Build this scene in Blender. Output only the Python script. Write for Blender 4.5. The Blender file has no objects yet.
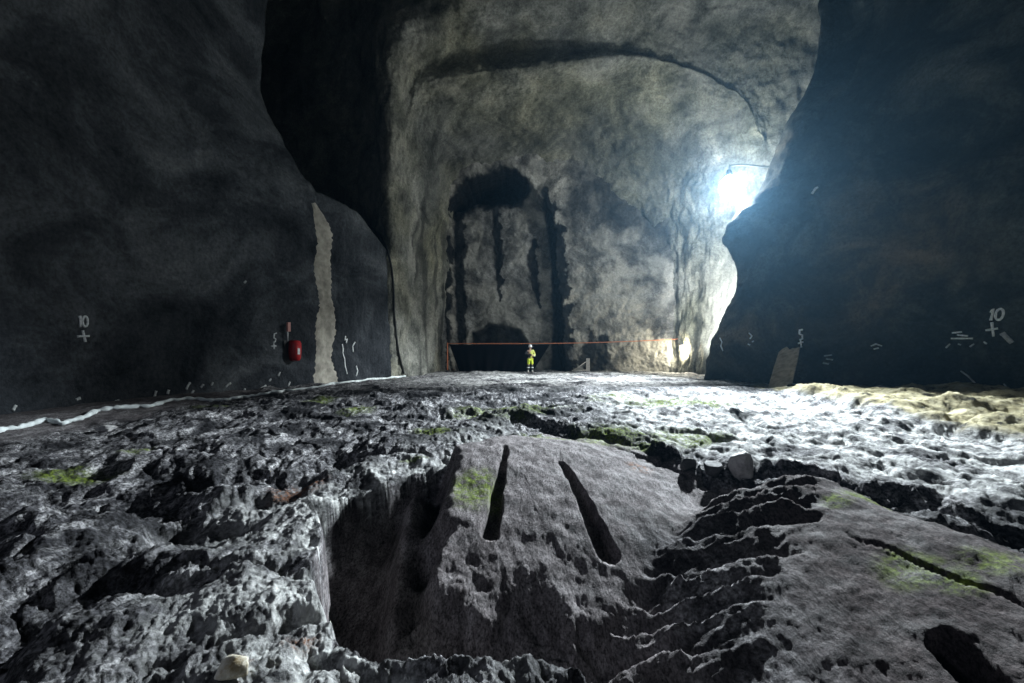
import bpy, bmesh, math, random
import numpy as np
from mathutils import Vector, Matrix, Euler
from mathutils.bvhtree import BVHTree

random.seed(7)
C = bpy.context.scene.collection
F = 16.0 / 36.0 * 1024.0          # focal length in pixels
HOR, CX, EYE = 345.0, 512.0, 1.7  # horizon row, centre column, eye height

# ------------------------------------------------------------------ noise
def _hash(ix, iy, iz, seed):
    h = (ix * 374761393 + iy * 668265263 + iz * 2147483647 + seed * 974634777) & 0xFFFFFFFF
    h = ((h ^ (h >> 13)) * 1274126177) & 0xFFFFFFFF
    h = ((h ^ (h >> 16)) * 2246822519) & 0xFFFFFFFF
    return h ^ (h >> 15)

def _fade(t):
    return t * t * t * (t * (t * 6 - 15) + 10)

def perlin2(x, y, seed=0):
    ix = np.floor(x).astype(np.int64); iy = np.floor(y).astype(np.int64)
    fx = x - ix; fy = y - iy
    u = _fade(fx); v = _fade(fy)
    def g(dx, dy):
        a = _hash(ix + dx, iy + dy, 0 * ix, seed).astype(np.float64) * (2 * math.pi / 4294967296.0)
        return np.cos(a) * (fx - dx) + np.sin(a) * (fy - dy)
    a = g(0, 0); b = g(1, 0); c = g(0, 1); d = g(1, 1)
    return 1.5 * ((a + (b - a) * u) * (1 - v) + (c + (d - c) * u) * v)

def perlin3(x, y, z, seed=0):
    ix = np.floor(x).astype(np.int64); iy = np.floor(y).astype(np.int64); iz = np.floor(z).astype(np.int64)
    fx = x - ix; fy = y - iy; fz = z - iz
    u = _fade(fx); v = _fade(fy); w = _fade(fz)
    def g(dx, dy, dz):
        h = _hash(ix + dx, iy + dy, iz + dz, seed)
        gx = ((h & 1023) / 511.5 - 1); gy = (((h >> 10) & 1023) / 511.5 - 1); gz = (((h >> 20) & 1023) / 511.5 - 1)
        return gx * (fx - dx) + gy * (fy - dy) + gz * (fz - dz)
    def l(a, b, t): return a + (b - a) * t
    p = l(l(g(0,0,0), g(1,0,0), u), l(g(0,1,0), g(1,1,0), u), v)
    q = l(l(g(0,0,1), g(1,0,1), u), l(g(0,1,1), g(1,1,1), u), v)
    return 1.3 * l(p, q, w)

def fbm2(x, y, o=4, seed=0, gain=.5):
    s = 0; a = 1.0; f = 1.0
    for i in range(o):
        s = s + a * perlin2(x * f + 13.7 * i, y * f - 7.1 * i, seed + i); a *= gain; f *= 2.03
    return s

def ridge2(x, y, o=4, seed=0, gain=.5):
    s = 0; a = 1.0; f = 1.0
    for i in range(o):
        s = s + a * (1 - 2 * np.abs(perlin2(x * f + 3.7 * i, y * f + 9.1 * i, seed + i))); a *= gain; f *= 2.1
    return s

def fbm3(x, y, z, o=4, seed=0, gain=.5):
    s = 0; a = 1.0; f = 1.0
    for i in range(o):
        s = s + a * perlin3(x * f + 3.3 * i, y * f + 5.1 * i, z * f - 8.2 * i, seed + i); a *= gain; f *= 2.03
    return s

def voronoi2(x, y, seed=0):
    ix = np.floor(x).astype(np.int64); iy = np.floor(y).astype(np.int64)
    f1 = np.full(x.shape, 9.0); f2 = np.full(x.shape, 9.0); idv = np.zeros(x.shape)
    for dx in (-1, 0, 1):
        for dy in (-1, 0, 1):
            h = _hash(ix + dx, iy + dy, 0 * ix, seed)
            px = ix + dx + (h & 1023) / 1023.0; py = iy + dy + ((h >> 10) & 1023) / 1023.0
            d = np.hypot(px - x, py - y)
            near = d < f1
            f2 = np.where(near, f1, np.minimum(f2, d))
            idv = np.where(near, ((h >> 20) & 1023) / 1023.0, idv)
            f1 = np.where(near, d, f1)
    return f1, f2, idv

def ss(a, b, x):
    t = np.clip((x - a) / (b - a), 0, 1)
    return t * t * (3 - 2 * t)

def ground(px, py, h=0.0):
    d = (EYE - h) * F / (py - HOR)
    return ((px - CX) / F * d, d)

def at(px, py, d):
    return Vector(((px - CX) / F * d, d, EYE - (py - HOR) / F * d))

def polydist(x, y, pts):
    """distance to a polyline, side sign (left of direction > 0) and arc position 0..1"""
    best = np.full(x.shape, 1e9); sg = np.zeros(x.shape); arc = np.zeros(x.shape)
    n = len(pts) - 1
    for i in range(n):
        ax, ay = pts[i]; bx, by = pts[i + 1]
        ex, ey = bx - ax, by - ay
        t = np.clip(((x - ax) * ex + (y - ay) * ey) / (ex * ex + ey * ey), 0, 1)
        dx = x - ax - t * ex; dy = y - ay - t * ey
        d = np.hypot(dx, dy)
        m = d < best
        best = np.where(m, d, best); sg = np.where(m, np.sign(ex * dy - ey * dx), sg); arc = np.where(m, (i + t) / n, arc)
    return best, sg, arc

def inpoly(x, y, pts):
    r = np.zeros(x.shape, bool)
    n = len(pts)
    for i in range(n):
        ax, ay = pts[i]; bx, by = pts[(i + 1) % n]
        c = ((ay > y) != (by > y)) & (x < (bx - ax) * (y - ay) / (by - ay + 1e-12) + ax)
        r ^= c
    return r

def sdf(x, y, pts):
    d, _, _ = polydist(x, y, list(pts) + [pts[0]])
    return np.where(inpoly(x, y, pts), d, -d)     # positive inside

# ------------------------------------------------------------------ mesh helpers
def tag(o, label=None, cat=None, group=None, kind=None):
    if label: o['label'] = label
    if cat: o['category'] = cat
    if group: o['group'] = group
    if kind: o['kind'] = kind
    return o

def link(name, me, parent=None):
    o = bpy.data.objects.new(name, me); C.objects.link(o)
    if parent: o.parent = parent
    return o

def grid_object(name, X, Y, Z, mat, attrs=None, parent=None, flip=False):
    nr, nc = X.shape
    co = np.stack([X, Y, Z], -1).reshape(-1, 3).astype(np.float32)
    i = np.arange(nr - 1)[:, None] * nc + np.arange(nc - 1)[None, :]
    q = np.stack([i, i + 1, i + nc + 1, i + nc], -1).reshape(-1, 4)
    if flip: q = q[:, ::-1]
    me = bpy.data.meshes.new(name)
    me.vertices.add(len(co)); me.vertices.foreach_set('co', co.ravel())
    me.loops.add(q.size); me.loops.foreach_set('vertex_index', q.ravel().astype(np.int32))
    me.polygons.add(len(q)); me.polygons.foreach_set('loop_start', (np.arange(len(q)) * 4).astype(np.int32))
    me.polygons.foreach_set('use_smooth', np.ones(len(q), bool))
    me.update(calc_edges=True); me.validate()
    for k, v in (attrs or {}).items():
        a = me.attributes.new(k, 'FLOAT', 'POINT'); a.data.foreach_set('value', np.asarray(v, np.float32).ravel())
    me.materials.append(mat)
    return link(name, me, parent)

def finish(name, bm, mat, parent=None, smooth=True, bevel=0):
    if bevel:
        bmesh.ops.bevel(bm, geom=[e for e in bm.edges if e.calc_face_angle(0) > .6], offset=bevel, segments=2, affect='EDGES', profile=.6)
    bmesh.ops.recalc_face_normals(bm, faces=bm.faces)
    me = bpy.data.meshes.new(name); bm.to_mesh(me); bm.free()
    for p in me.polygons: p.use_smooth = smooth
    me.materials.append(mat)
    return link(name, me, parent)

def add_box(bm, c, s, rot=None):
    M = Matrix.Translation(Vector(c)) @ (rot.to_matrix().to_4x4() if rot else Matrix()) @ Matrix.Diagonal((s[0], s[1], s[2], 1))
    bmesh.ops.create_cube(bm, size=1, matrix=M)

def add_tube(bm, pts, r, seg=8, close=True):
    """tube through points, radius a number or one per point"""
    pts = [Vector(p) for p in pts]
    rs = r if isinstance(r, (list, tuple)) else [r] * len(pts)
    rings = []; up = None
    for i, p in enumerate(pts):
        d = (pts[min(i + 1, len(pts) - 1)] - pts[max(i - 1, 0)]).normalized()
        if up is None:
            up = d.orthogonal().normalized()
        else:
            up = (up - d * up.dot(d))
            up = up.normalized() if up.length > 1e-6 else d.orthogonal().normalized()
        w = d.cross(up)
        rings.append([bm.verts.new(p + (up * math.cos(a) + w * math.sin(a)) * rs[i]) for a in [2 * math.pi * k / seg for k in range(seg)]])
    for a, b in zip(rings, rings[1:]):
        for k in range(seg):
            bm.faces.new((a[k], a[(k + 1) % seg], b[(k + 1) % seg], b[k]))
    if close:
        bm.faces.new(rings[0][::-1]); bm.faces.new(rings[-1])

def add_lathe(bm, prof, seg=20, M=None):
    """profile [(r, z)] turned about z"""
    M = M or Matrix()
    rings = []
    for r, z in prof:
        if r < 1e-5:
            rings.append([bm.verts.new(M @ Vector((0, 0, z)))])
        else:
            rings.append([bm.verts.new(M @ Vector((r * math.cos(2 * math.pi * k / seg), r * math.sin(2 * math.pi * k / seg), z))) for k in range(seg)])
    for a, b in zip(rings, rings[1:]):
        for k in range(seg):
            k2 = (k + 1) % seg
            if len(a) == 1 and len(b) == 1: continue
            if len(a) == 1: bm.faces.new((a[0], b[k], b[k2]))
            elif len(b) == 1: bm.faces.new((a[k], a[k2], b[0]))
            else: bm.faces.new((a[k], a[k2], b[k2], b[k]))

def empty(name, loc=(0, 0, 0), rot=(0, 0, 0)):
    o = bpy.data.objects.new(name, None); C.objects.link(o)
    o.location = loc; o.rotation_euler = rot
    o.empty_display_size = .2
    return o

def skin(name, joints, edges, mat, parent=None, root=0, level=2):
    """joints: [(co, rx, ry)]"""
    me = bpy.data.meshes.new(name)
    me.from_pydata([j[0] for j in joints], edges, [])
    o = link(name, me, parent)
    m = o.modifiers.new('skin', 'SKIN')
    sk = me.skin_vertices[0].data
    for i, j in enumerate(joints):
        sk[i].radius = (j[1], j[2] if len(j) > 2 else j[1]); sk[i].use_root = (i == root)
    s = o.modifiers.new('subd', 'SUBSURF'); s.levels = level; s.render_levels = level
    m.use_smooth_shade = True
    # bake so that what is read is what renders
    dg = bpy.context.evaluated_depsgraph_get(); dg.update()
    me2 = bpy.data.meshes.new_from_object(o.evaluated_get(dg))
    o.modifiers.clear(); o.data = me2; me2.name = name
    for p in me2.polygons: p.use_smooth = True
    me2.materials.clear(); me2.materials.append(mat)
    return o

# ------------------------------------------------------------------ materials
def simple(name, col, rough=.6, metal=0.0, emit=None, strength=0, noise=0.12, scale=18.0):
    m = bpy.data.materials.new(name); m.use_nodes = True
    nt = m.node_tree; b = nt.nodes['Principled BSDF']
    b.inputs['Roughness'].default_value = rough; b.inputs['Metallic'].default_value = metal
    n = nt.nodes.new('ShaderNodeTexNoise'); n.inputs['Scale'].default_value = scale; n.inputs['Detail'].default_value = 5
    tc = nt.nodes.new('ShaderNodeTexCoord'); nt.links.new(tc.outputs['Object'], n.inputs['Vector'])
    r = nt.nodes.new('ShaderNodeValToRGB')
    r.color_ramp.elements[0].position = .3; r.color_ramp.elements[1].position = .7
    r.color_ramp.elements[0].color = (*[c * (1 - noise) for c in col], 1); r.color_ramp.elements[1].color = (*[min(1, c * (1 + noise)) for c in col], 1)
    nt.links.new(n.outputs['Fac'], r.inputs['Fac']); nt.links.new(r.outputs['Color'], b.inputs['Base Color'])
    if emit:
        b.inputs['Emission Color'].default_value = (*emit, 1); b.inputs['Emission Strength'].default_value = strength
    return m

class NT:
    def __init__(s, name):
        s.m = bpy.data.materials.new(name); s.m.use_nodes = True
        s.nt = s.m.node_tree; s.b = s.nt.nodes['Principled BSDF']
        s.pos = s.nt.nodes.new('ShaderNodeNewGeometry').outputs['Position']
    def link(s, a, b): s.nt.links.new(a, b)
    def mapping(s, scale=(1, 1, 1), rot=(0, 0, 0)):
        n = s.nt.nodes.new('ShaderNodeMapping'); n.inputs['Scale'].default_value = scale; n.inputs['Rotation'].default_value = rot
        s.link(s.pos, n.inputs['Vector']); return n.outputs['Vector']
    def noise(s, scale, detail=6, rough=.6, vec=None, dist=0):
        n = s.nt.nodes.new('ShaderNodeTexNoise'); n.inputs['Scale'].default_value = scale; n.inputs['Detail'].default_value = detail
        n.inputs['Roughness'].default_value = rough; n.inputs['Distortion'].default_value = dist
        s.link(vec if vec is not None else s.pos, n.inputs['Vector']); return n.outputs['Fac']
    def ramp(s, fac, stops):
        r = s.nt.nodes.new('ShaderNodeValToRGB'); cr = r.color_ramp
        while len(cr.elements) < len(stops): cr.elements.new(.5)
        for e, (p, c) in zip(cr.elements, stops):
            e.position = p; e.color = (*c, 1) if isinstance(c, tuple) else (c, c, c, 1)
        s.link(fac, r.inputs['Fac']); return r.outputs['Color']
    def mix(s, fac, a, b, mode='MIX'):
        n = s.nt.nodes.new('ShaderNodeMix'); n.data_type = 'RGBA'; n.blend_type = mode
        for sock, v in ((n.inputs[0], fac), (n.inputs[6], a), (n.inputs[7], b)):
            if hasattr(v, 'node'): s.link(v, sock)
            elif isinstance(v, tuple): sock.default_value = (*v, 1)
            else: sock.default_value = v
        return n.outputs[2]
    def attr(s, name):
        n = s.nt.nodes.new('ShaderNodeAttribute'); n.attribute_name = name; return n.outputs['Fac']
    def math(s, op, a, b=0.0, clamp=False):
        n = s.nt.nodes.new('ShaderNodeMath'); n.operation = op; n.use_clamp = clamp
        for sock, v in ((n.inputs[0], a), (n.inputs[1], b)):
            if hasattr(v, 'node'): s.link(v, sock)
            else: sock.default_value = v
        return n.outputs[0]
    def bump(s, h, strength, dist, prev=None):
        n = s.nt.nodes.new('ShaderNodeBump'); n.inputs['Strength'].default_value = strength; n.inputs['Distance'].default_value = dist
        s.link(h, n.inputs['Height'])
        if prev is not None: s.link(prev, n.inputs['Normal'])
        return n.outputs['Normal']

def wall_material(name, dark, mid, light, tint=None, fine=1.0, spec=.12, streak=(1, 1, 1), rot=(0, 0, 0)):
    """sprayed concrete on rock: smoky mottling, coarse grain, damp stains and painted shade (attribute wet), pale dry patches and painted lamplight (attribute pale)"""
    t = NT(name)
    v = t.mapping(streak, rot)
    big = t.noise(.5, 8, .66, v, .55)
    col = t.ramp(big, [(.32, dark), (.5, mid), (.70, light)])
    if tint:
        col = t.mix(t.ramp(t.noise(.16, 3, .5), [(.42, 0.0), (.62, 1.0)]), col, t.mix(1.0, col, tint, 'MULTIPLY'))
    sp = t.noise(9, 5, .7)
    col = t.mix(1.0, col, t.ramp(sp, [(.3, .55), (.5, 1.0), (.75, 1.5)]), 'MULTIPLY')
    pale = t.attr('pale')
    col = t.mix(pale, col, t.mix(1.0, t.mix(.5, light, (.42, .40, .34)), t.ramp(sp, [(.3, .7), (.7, 1.15)]), 'MULTIPLY'))
    wet_shade = t.attr('wet_shade')
    col = t.mix(wet_shade, col, (.006, .007, .008))
    t.link(col, t.b.inputs['Base Color'])
    t.link(t.math('SUBTRACT', .92, t.math('MULTIPLY', wet_shade, .35)), t.b.inputs['Roughness'])
    t.b.inputs['Specular IOR Level'].default_value = spec
    n = t.bump(t.noise(1.6, 6, .6), .55 * fine, .25)
    n = t.bump(t.noise(11, 5, .65), .5 * fine, .05, n)
    t.link(n, t.b.inputs['Normal'])
    return t.m

def floor_material():
    t = NT('bedrock')
    # grain of the rock: streaked along the bedding plus isotropic speckle
    v = t.mapping((3.2, .9, 3.2), (0, 0, .22))
    streak = t.noise(2.2, 7, .68, v, .6)
    blot = t.noise(.9, 6, .62, None, .8)
    speck = t.noise(24, 6, .75)
    rough = t.ramp(streak, [(.30, (.008, .0085, .010)), (.46, (.07, .068, .073)), (.57, (.21, .205, .21)), (.72, (.48, .47, .47))])
    rough = t.mix(t.ramp(blot, [(.40, 1.0), (.55, 0.0)]), rough, (.014, .014, .016))
    rough = t.mix(1.0, rough, t.ramp(speck, [(.38, .06), (.48, .75), (.6, 2.1)]), 'MULTIPLY')
    slab = t.ramp(t.noise(3.5, 7, .66, t.mapping((2.4, 1, 1), (0, 0, .3))), [(.35, (.055, .048, .049)), (.5, (.122, .108, .110)), (.68, (.20, .182, .184))])
    slab = t.mix(1.0, slab, t.ramp(t.noise(38, 5, .75, t.mapping((1.5, .8, 1), (0, 0, .3))), [(.38, .28), (.47, .85), (.6, 1.6)]), 'MULTIPLY')
    col = t.mix(t.attr('slab'), rough, slab)
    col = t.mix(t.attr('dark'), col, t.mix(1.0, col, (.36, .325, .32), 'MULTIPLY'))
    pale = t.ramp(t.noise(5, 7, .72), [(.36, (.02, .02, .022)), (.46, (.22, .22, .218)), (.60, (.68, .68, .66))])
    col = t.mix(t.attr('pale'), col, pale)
    ochre = t.ramp(t.noise(2.6, 7, .65), [(.36, (.03, .027, .016)), (.48, (.32, .28, .16)), (.68, (.58, .53, .37))])
    col = t.mix(t.attr('ochre'), col, ochre)
    rust = t.math('MULTIPLY', t.attr('rust'), t.ramp(t.noise(20, 4, .7), [(.45, 0.0), (.6, 1.0)]))
    col = t.mix(rust, col, (.16, .07, .035))
    moss = t.math('MULTIPLY', t.attr('moss'), t.ramp(t.noise(11, 6, .7), [(.38, 0.0), (.60, .95)]))
    mcol = t.ramp(t.noise(30, 3, .6), [(.3, (.03, .045, .006)), (.6, (.15, .20, .025)), (.8, (.30, .37, .06))])
    col = t.mix(moss, col, mcol)
    t.link(col, t.b.inputs['Base Color'])
    t.link(t.ramp(t.noise(4, 4, .6), [(.35, .72), (.6, .97)]), t.b.inputs['Roughness'])
    t.b.inputs['Specular IOR Level'].default_value = .07
    k = t.math('SUBTRACT', 1.0, t.math('MULTIPLY', t.attr('slab'), .55))
    n = t.nt.nodes.new('ShaderNodeBump'); n.inputs['Distance'].default_value = .085
    t.link(t.math('ADD', streak, t.math('MULTIPLY', speck, .35)), n.inputs['Height']); t.link(k, n.inputs['Strength'])
    n2 = t.bump(t.noise(55, 5, .75), .8, .010, n.outputs['Normal'])
    t.link(n2, t.b.inputs['Normal'])
    return t.m

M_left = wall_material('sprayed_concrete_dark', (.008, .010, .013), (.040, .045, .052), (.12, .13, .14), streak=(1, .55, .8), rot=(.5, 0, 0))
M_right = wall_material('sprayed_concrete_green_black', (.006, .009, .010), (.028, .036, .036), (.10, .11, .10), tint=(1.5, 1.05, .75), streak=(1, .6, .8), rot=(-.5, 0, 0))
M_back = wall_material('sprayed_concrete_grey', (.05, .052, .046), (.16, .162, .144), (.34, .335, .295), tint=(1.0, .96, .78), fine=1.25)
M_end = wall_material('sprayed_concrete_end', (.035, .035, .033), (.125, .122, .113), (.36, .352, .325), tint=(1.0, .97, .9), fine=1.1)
M_floor = floor_material()

# ------------------------------------------------------------------ the floor
def G(*pp, h=0.0):
    return [ground(a, b, h) for a, b in pp]

RIM = [(.5, 8.2), (-.2, 7.35), (-.9, 6.45), (-1.57, 5.6), (-2.22, 4.80), (-1.80, 4.32), (-1.55, 3.85), (-1.45, 3.4), (-1.38, 3.05), (-1.05, 2.72), (-.72, 2.55),
       (-.44, 2.43), (-.1, 2.33), (.4, 2.2), (.75, 1.7), (1.2, 1.0), (2.6, .3), (5.0, .3), (4.6, 2.2), (4.2, 3), (3.7, 4.6), (2.9, 5.2), (2.5, 6.2), (1.7, 7.6), (.8, 8.6), (.2, 8.8)]
LEDGE = [(-.6, 10.2), (.35, 9.6), (1.45, 8.2), (2.05, 7.0), (2.55, 6.15), (3.1, 5.45), (3.75, 4.9), (4.15, 4.3), (4.6, 3.4), (5.0, 2.4), (5.4, 1.0)]

def floor_height(x, y):
    r = np.hypot(x, y)
    wx = x + .16 * fbm2(x * 1.1, y * 1.1, 3, 11) + .035 * fbm2(x * 6, y * 6, 3, 12)
    wy = y + .16 * fbm2(x * 1.1 + 50, y * 1.1, 3, 13) + .035 * fbm2(x * 6 + 9, y * 6, 3, 14)
    # general bedrock
    rot = .24
    u = x * math.cos(rot) + y * math.sin(rot); v = -x * math.sin(rot) + y * math.cos(rot)
    lump = .13 * fbm2(wx * .55, wy * .45, 3, 21) + .05 * ridge2(wx * .9, wy * .6, 3, 22)
    f1, f2, idv = voronoi2(wx * .95 + .2 * fbm2(x * 2, y * 2, 2, 31), wy * .7, 5)
    blocks = .06 * (idv - .5) - .045 * np.exp(-((f2 - f1) / .07) ** 2)
    fine = fbm2(x * 21, y * 17, 3, 27, .65)
    grain = .010 * fine + .022 * ridge2(u * 3.4, v * 1.5, 4, 25) + .013 * fbm2(u * 11, v * 6, 4, 26, .6)
    far = ss(13, 22, y)
    rough = lump * (1 - .55 * far) + blocks * (1 - .9 * far) + grain * (1 - .4 * far)
    # hollow with the smooth slab rising out of it
    qx = x + .10 * fbm2(x * 1.1, y * 1.1, 2, 11) + .02 * fbm2(x * 5, y * 5, 2, 12); qy = y + .10 * fbm2(x * 1.1 + 50, y * 1.1, 2, 13)
    s = sdf(qx, qy, RIM)
    inside = ss(-.03, .11, s)
    yy = np.array([0, 2.6, 3.0, 3.25, 3.5, 3.9, 4.4, 5.0, 5.8, 6.6, 7.3, 8.3, 9.5, 60])
    hz = np.array([-1.3, -1.25, -1.08, -.80, -.53, -.30, -.12, .03, .17, .25, .22, .05, .0, .0])
    yq = y + .10 * fbm2(x * .9, y * .9, 3, 39)
    slab = (np.interp(yq, yy, hz) + np.interp(yq + .18, yy, hz) + np.interp(yq - .18, yy, hz)) / 3
    slab = slab - .07 * (np.clip(x, -.3, 2.2) - .3) - .03 * np.clip(x - .3, 0, 3) ** 2
    slab = slab + .03 * np.sin((x - .12 * y) * 3.0 + .4) * ss(7.5, 5, y)
    # left part drops deeper behind a second rib
    lf = ss(-.62, -1.05, x + .04 * (y - 5) + .10 * fbm2(x * 1.3, y * 1.3, 3, 40))
    slab = slab - .85 * lf * ss(7.4, 6.2, y)
    rib = np.exp(-((x + 1.12 - .12 * (5.0 - y)) / .17) ** 2) * ss(6.4, 5.4, y) * ss(2.6, 3.3, y)
    slab = slab + .52 * rib
    slab = np.maximum(slab, -1.25 + .06 * fbm2(x * 2, y * 2, 3, 46))
    slab = slab + .0032 * fine + .012 * fbm2(u * 5, v * 3, 4, 41) + .028 * fbm2(x * 1.6, y * 1.6, 3, 42) * ss(9, 5, y)
    brk = ss(4.4, 3.4, y + .25 * x)
    slab = slab + brk * .05 * ridge2(wx * 2.2, wy * 2.0, 4, 43)
    # drill grooves cut into the slab
    for (a, b, w, dp) in (((-.09, 6.5), (-.215, 4.4), .075, .17), ((.66, 6.0), (.88, 4.2), .085, .19)):
        d, _, arc = polydist(x + .02 * fbm2(x * 3, y * 3, 2, 45), y, [a, b])
        ww = w * (.55 + .6 * arc)
        slab = slab - dp * (1 - ss(ww * .75, ww * 1.15, d)) * (.5 + .8 * arc)
    # whaleback on the right, its flank stepping down to the left in ledges
    ax = x - (2.95 + .06 * (4 - y))
    wb = .36 - .30 * np.maximum(-ax, 0) - .07 * np.maximum(-ax, 0) ** 2 - .05 * ss(3.2, 5.2, y)
    wb = wb - .5 * np.maximum(ax, 0) ** 2
    wb = wb + .0042 * fine + .010 * fbm2(u * 9, v * 5, 4, 51, .6) + .03 * fbm2(x * 1.2, y * 1.2, 3, 52)
    ph = (y + .38 * x + .20 * fbm2(x * 1.0, y * 1.0, 3, 53)) * 3.1
    saw = ph - np.floor(ph)
    saw = np.where(saw < .82, saw / .82, (1 - saw) / .18)
    lm = ss(.30, -.30, x + .12 * fbm2(x * 2, y * 2, 2, 54) - (1.15 + 1.0 * (y - 2.6)))
    wb = wb + lm * (.10 * (saw - .55) + .035 * ridge2(x * 2.2, y * 4.5, 3, 55))
    # slot and long crack in the whaleback
    d, _, arc = polydist(x, y, [(2.03, 2.20), (1.95, 1.85)])
    d2, _, arc2 = polydist(x + .05 * fbm2(x * 2, y * 2, 2, 56), y, [(2.60, 3.6), (2.66, 3.3), (2.73, 2.9), (2.84, 2.5), (2.95, 2.0)])
    wb = wb - .045 * (1 - ss(.006, .022, d2)) * ss(0, .15, arc2)
    d3, _, _ = polydist(x, y, [(2.32, 2.42), (2.25, 2.1), (2.18, 1.85)])
    wb = wb - .26 * (1 - ss(.045, .10, d3))
    d4, _, _ = polydist(x, y, [(2.25, 4.05), (2.55, 3.95)])
    wb = wb - .07 * (1 - ss(.03, .16, d4))
    wmask = ss(-.25, .30, x - (1.0 + .80 * (y - 3.75)) + .10 * fbm2(x * 1.5, y * 1.5, 3, 57)) * ss(5.6, 4.7, y + .15 * (x - 2))
    slabh = slab * (1 - wmask) + np.maximum(wb, slab - .4) * wmask
    h = rough * (1 - inside) + slabh * inside
    # ledge of broken blocks behind the slab
    dl, sg, arc = polydist(wx, wy, LEDGE)
    sd = dl * -sg                                          # positive on the camera side
    behind = ss(.03, -.12, sd)
    g1, g2, gid = voronoi2(wx * 3.1, wy * 2.6, 8)
    lift = .17 * np.exp(-np.maximum(-sd, 0) / 2.4) * ss(0, .1, arc)
    h = h + behind * lift
    h = h + np.exp(-(sd / .34) ** 2) * (.13 * (gid - .4) - .09 * np.exp(-((g2 - g1) / .10) ** 2)) * ss(.05, .2, arc)
    # left rocks: rounded humps with hollows
    lh = ss(-1.9, -2.6, x - .1 * (y - 5)) * ss(9, 6, y)
    h = h + lh * (.16 * fbm2(wx * 1.25, wy * .8, 3, 61) - .02)
    d5, _, _ = polydist(wx, wy, [(-5.0, 5.3), (-3.9, 4.9), (-3.1, 4.3)])
    h = h - .22 * np.exp(-(d5 / .42) ** 2)
    d6, _, _ = polydist(wx, wy, [(-3.0, 3.25), (-2.35, 3.05)])
    h = h - .20 * np.exp(-(d6 / .26) ** 2)
    # lumpy pale bank on the right and the ledge along the right wall
    rh = ss(3.0, 4.4, x - .1 * (y - 6)) * ss(14, 9, y)
    h = h + rh * (.10 * fbm2(wx * .9, wy * .9, 3, 63))
    dr, sr, _ = polydist(wx, wy, [(9.2, 16.5), (8.6, 12), (8.0, 9.8), (7.9, 8.3), (8.2, 7.0), (9.0, 5.5), (10, 3)])
    e = dr * sr                                            # positive on the wall side
    e = np.where(e > 0, e, 0)
    h = h + ss(0, .55, e) * (.26 + .10 * fbm2(wx * .8, wy * .8, 3, 64)) * ss(17, 14, y)
    # long swells of the far floor
    sw = ss(8.5, 11, y)
    h = h + sw * (.07 * fbm2(x * .25, y * .75, 3, 71) + .05 * ridge2(x * .35, y * .9, 3, 72) * (1 - .5 * far))
    h = h - .16 * ss(14, 28, y)
    ap = ss(-8.2, -8.9, x + .10 * np.maximum(y - 12, 0) + .25 * fbm2(x * .8, y * .8, 3, 75)) * ss(20, 16, y)
    h = h * (1 - .8 * ap)
    # rise to the left wall
    h = h + .22 * ss(-8.0, -10.0, x + .10 * np.maximum(y - 12, 0)) * ss(22, 16, y)
    return h

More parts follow.
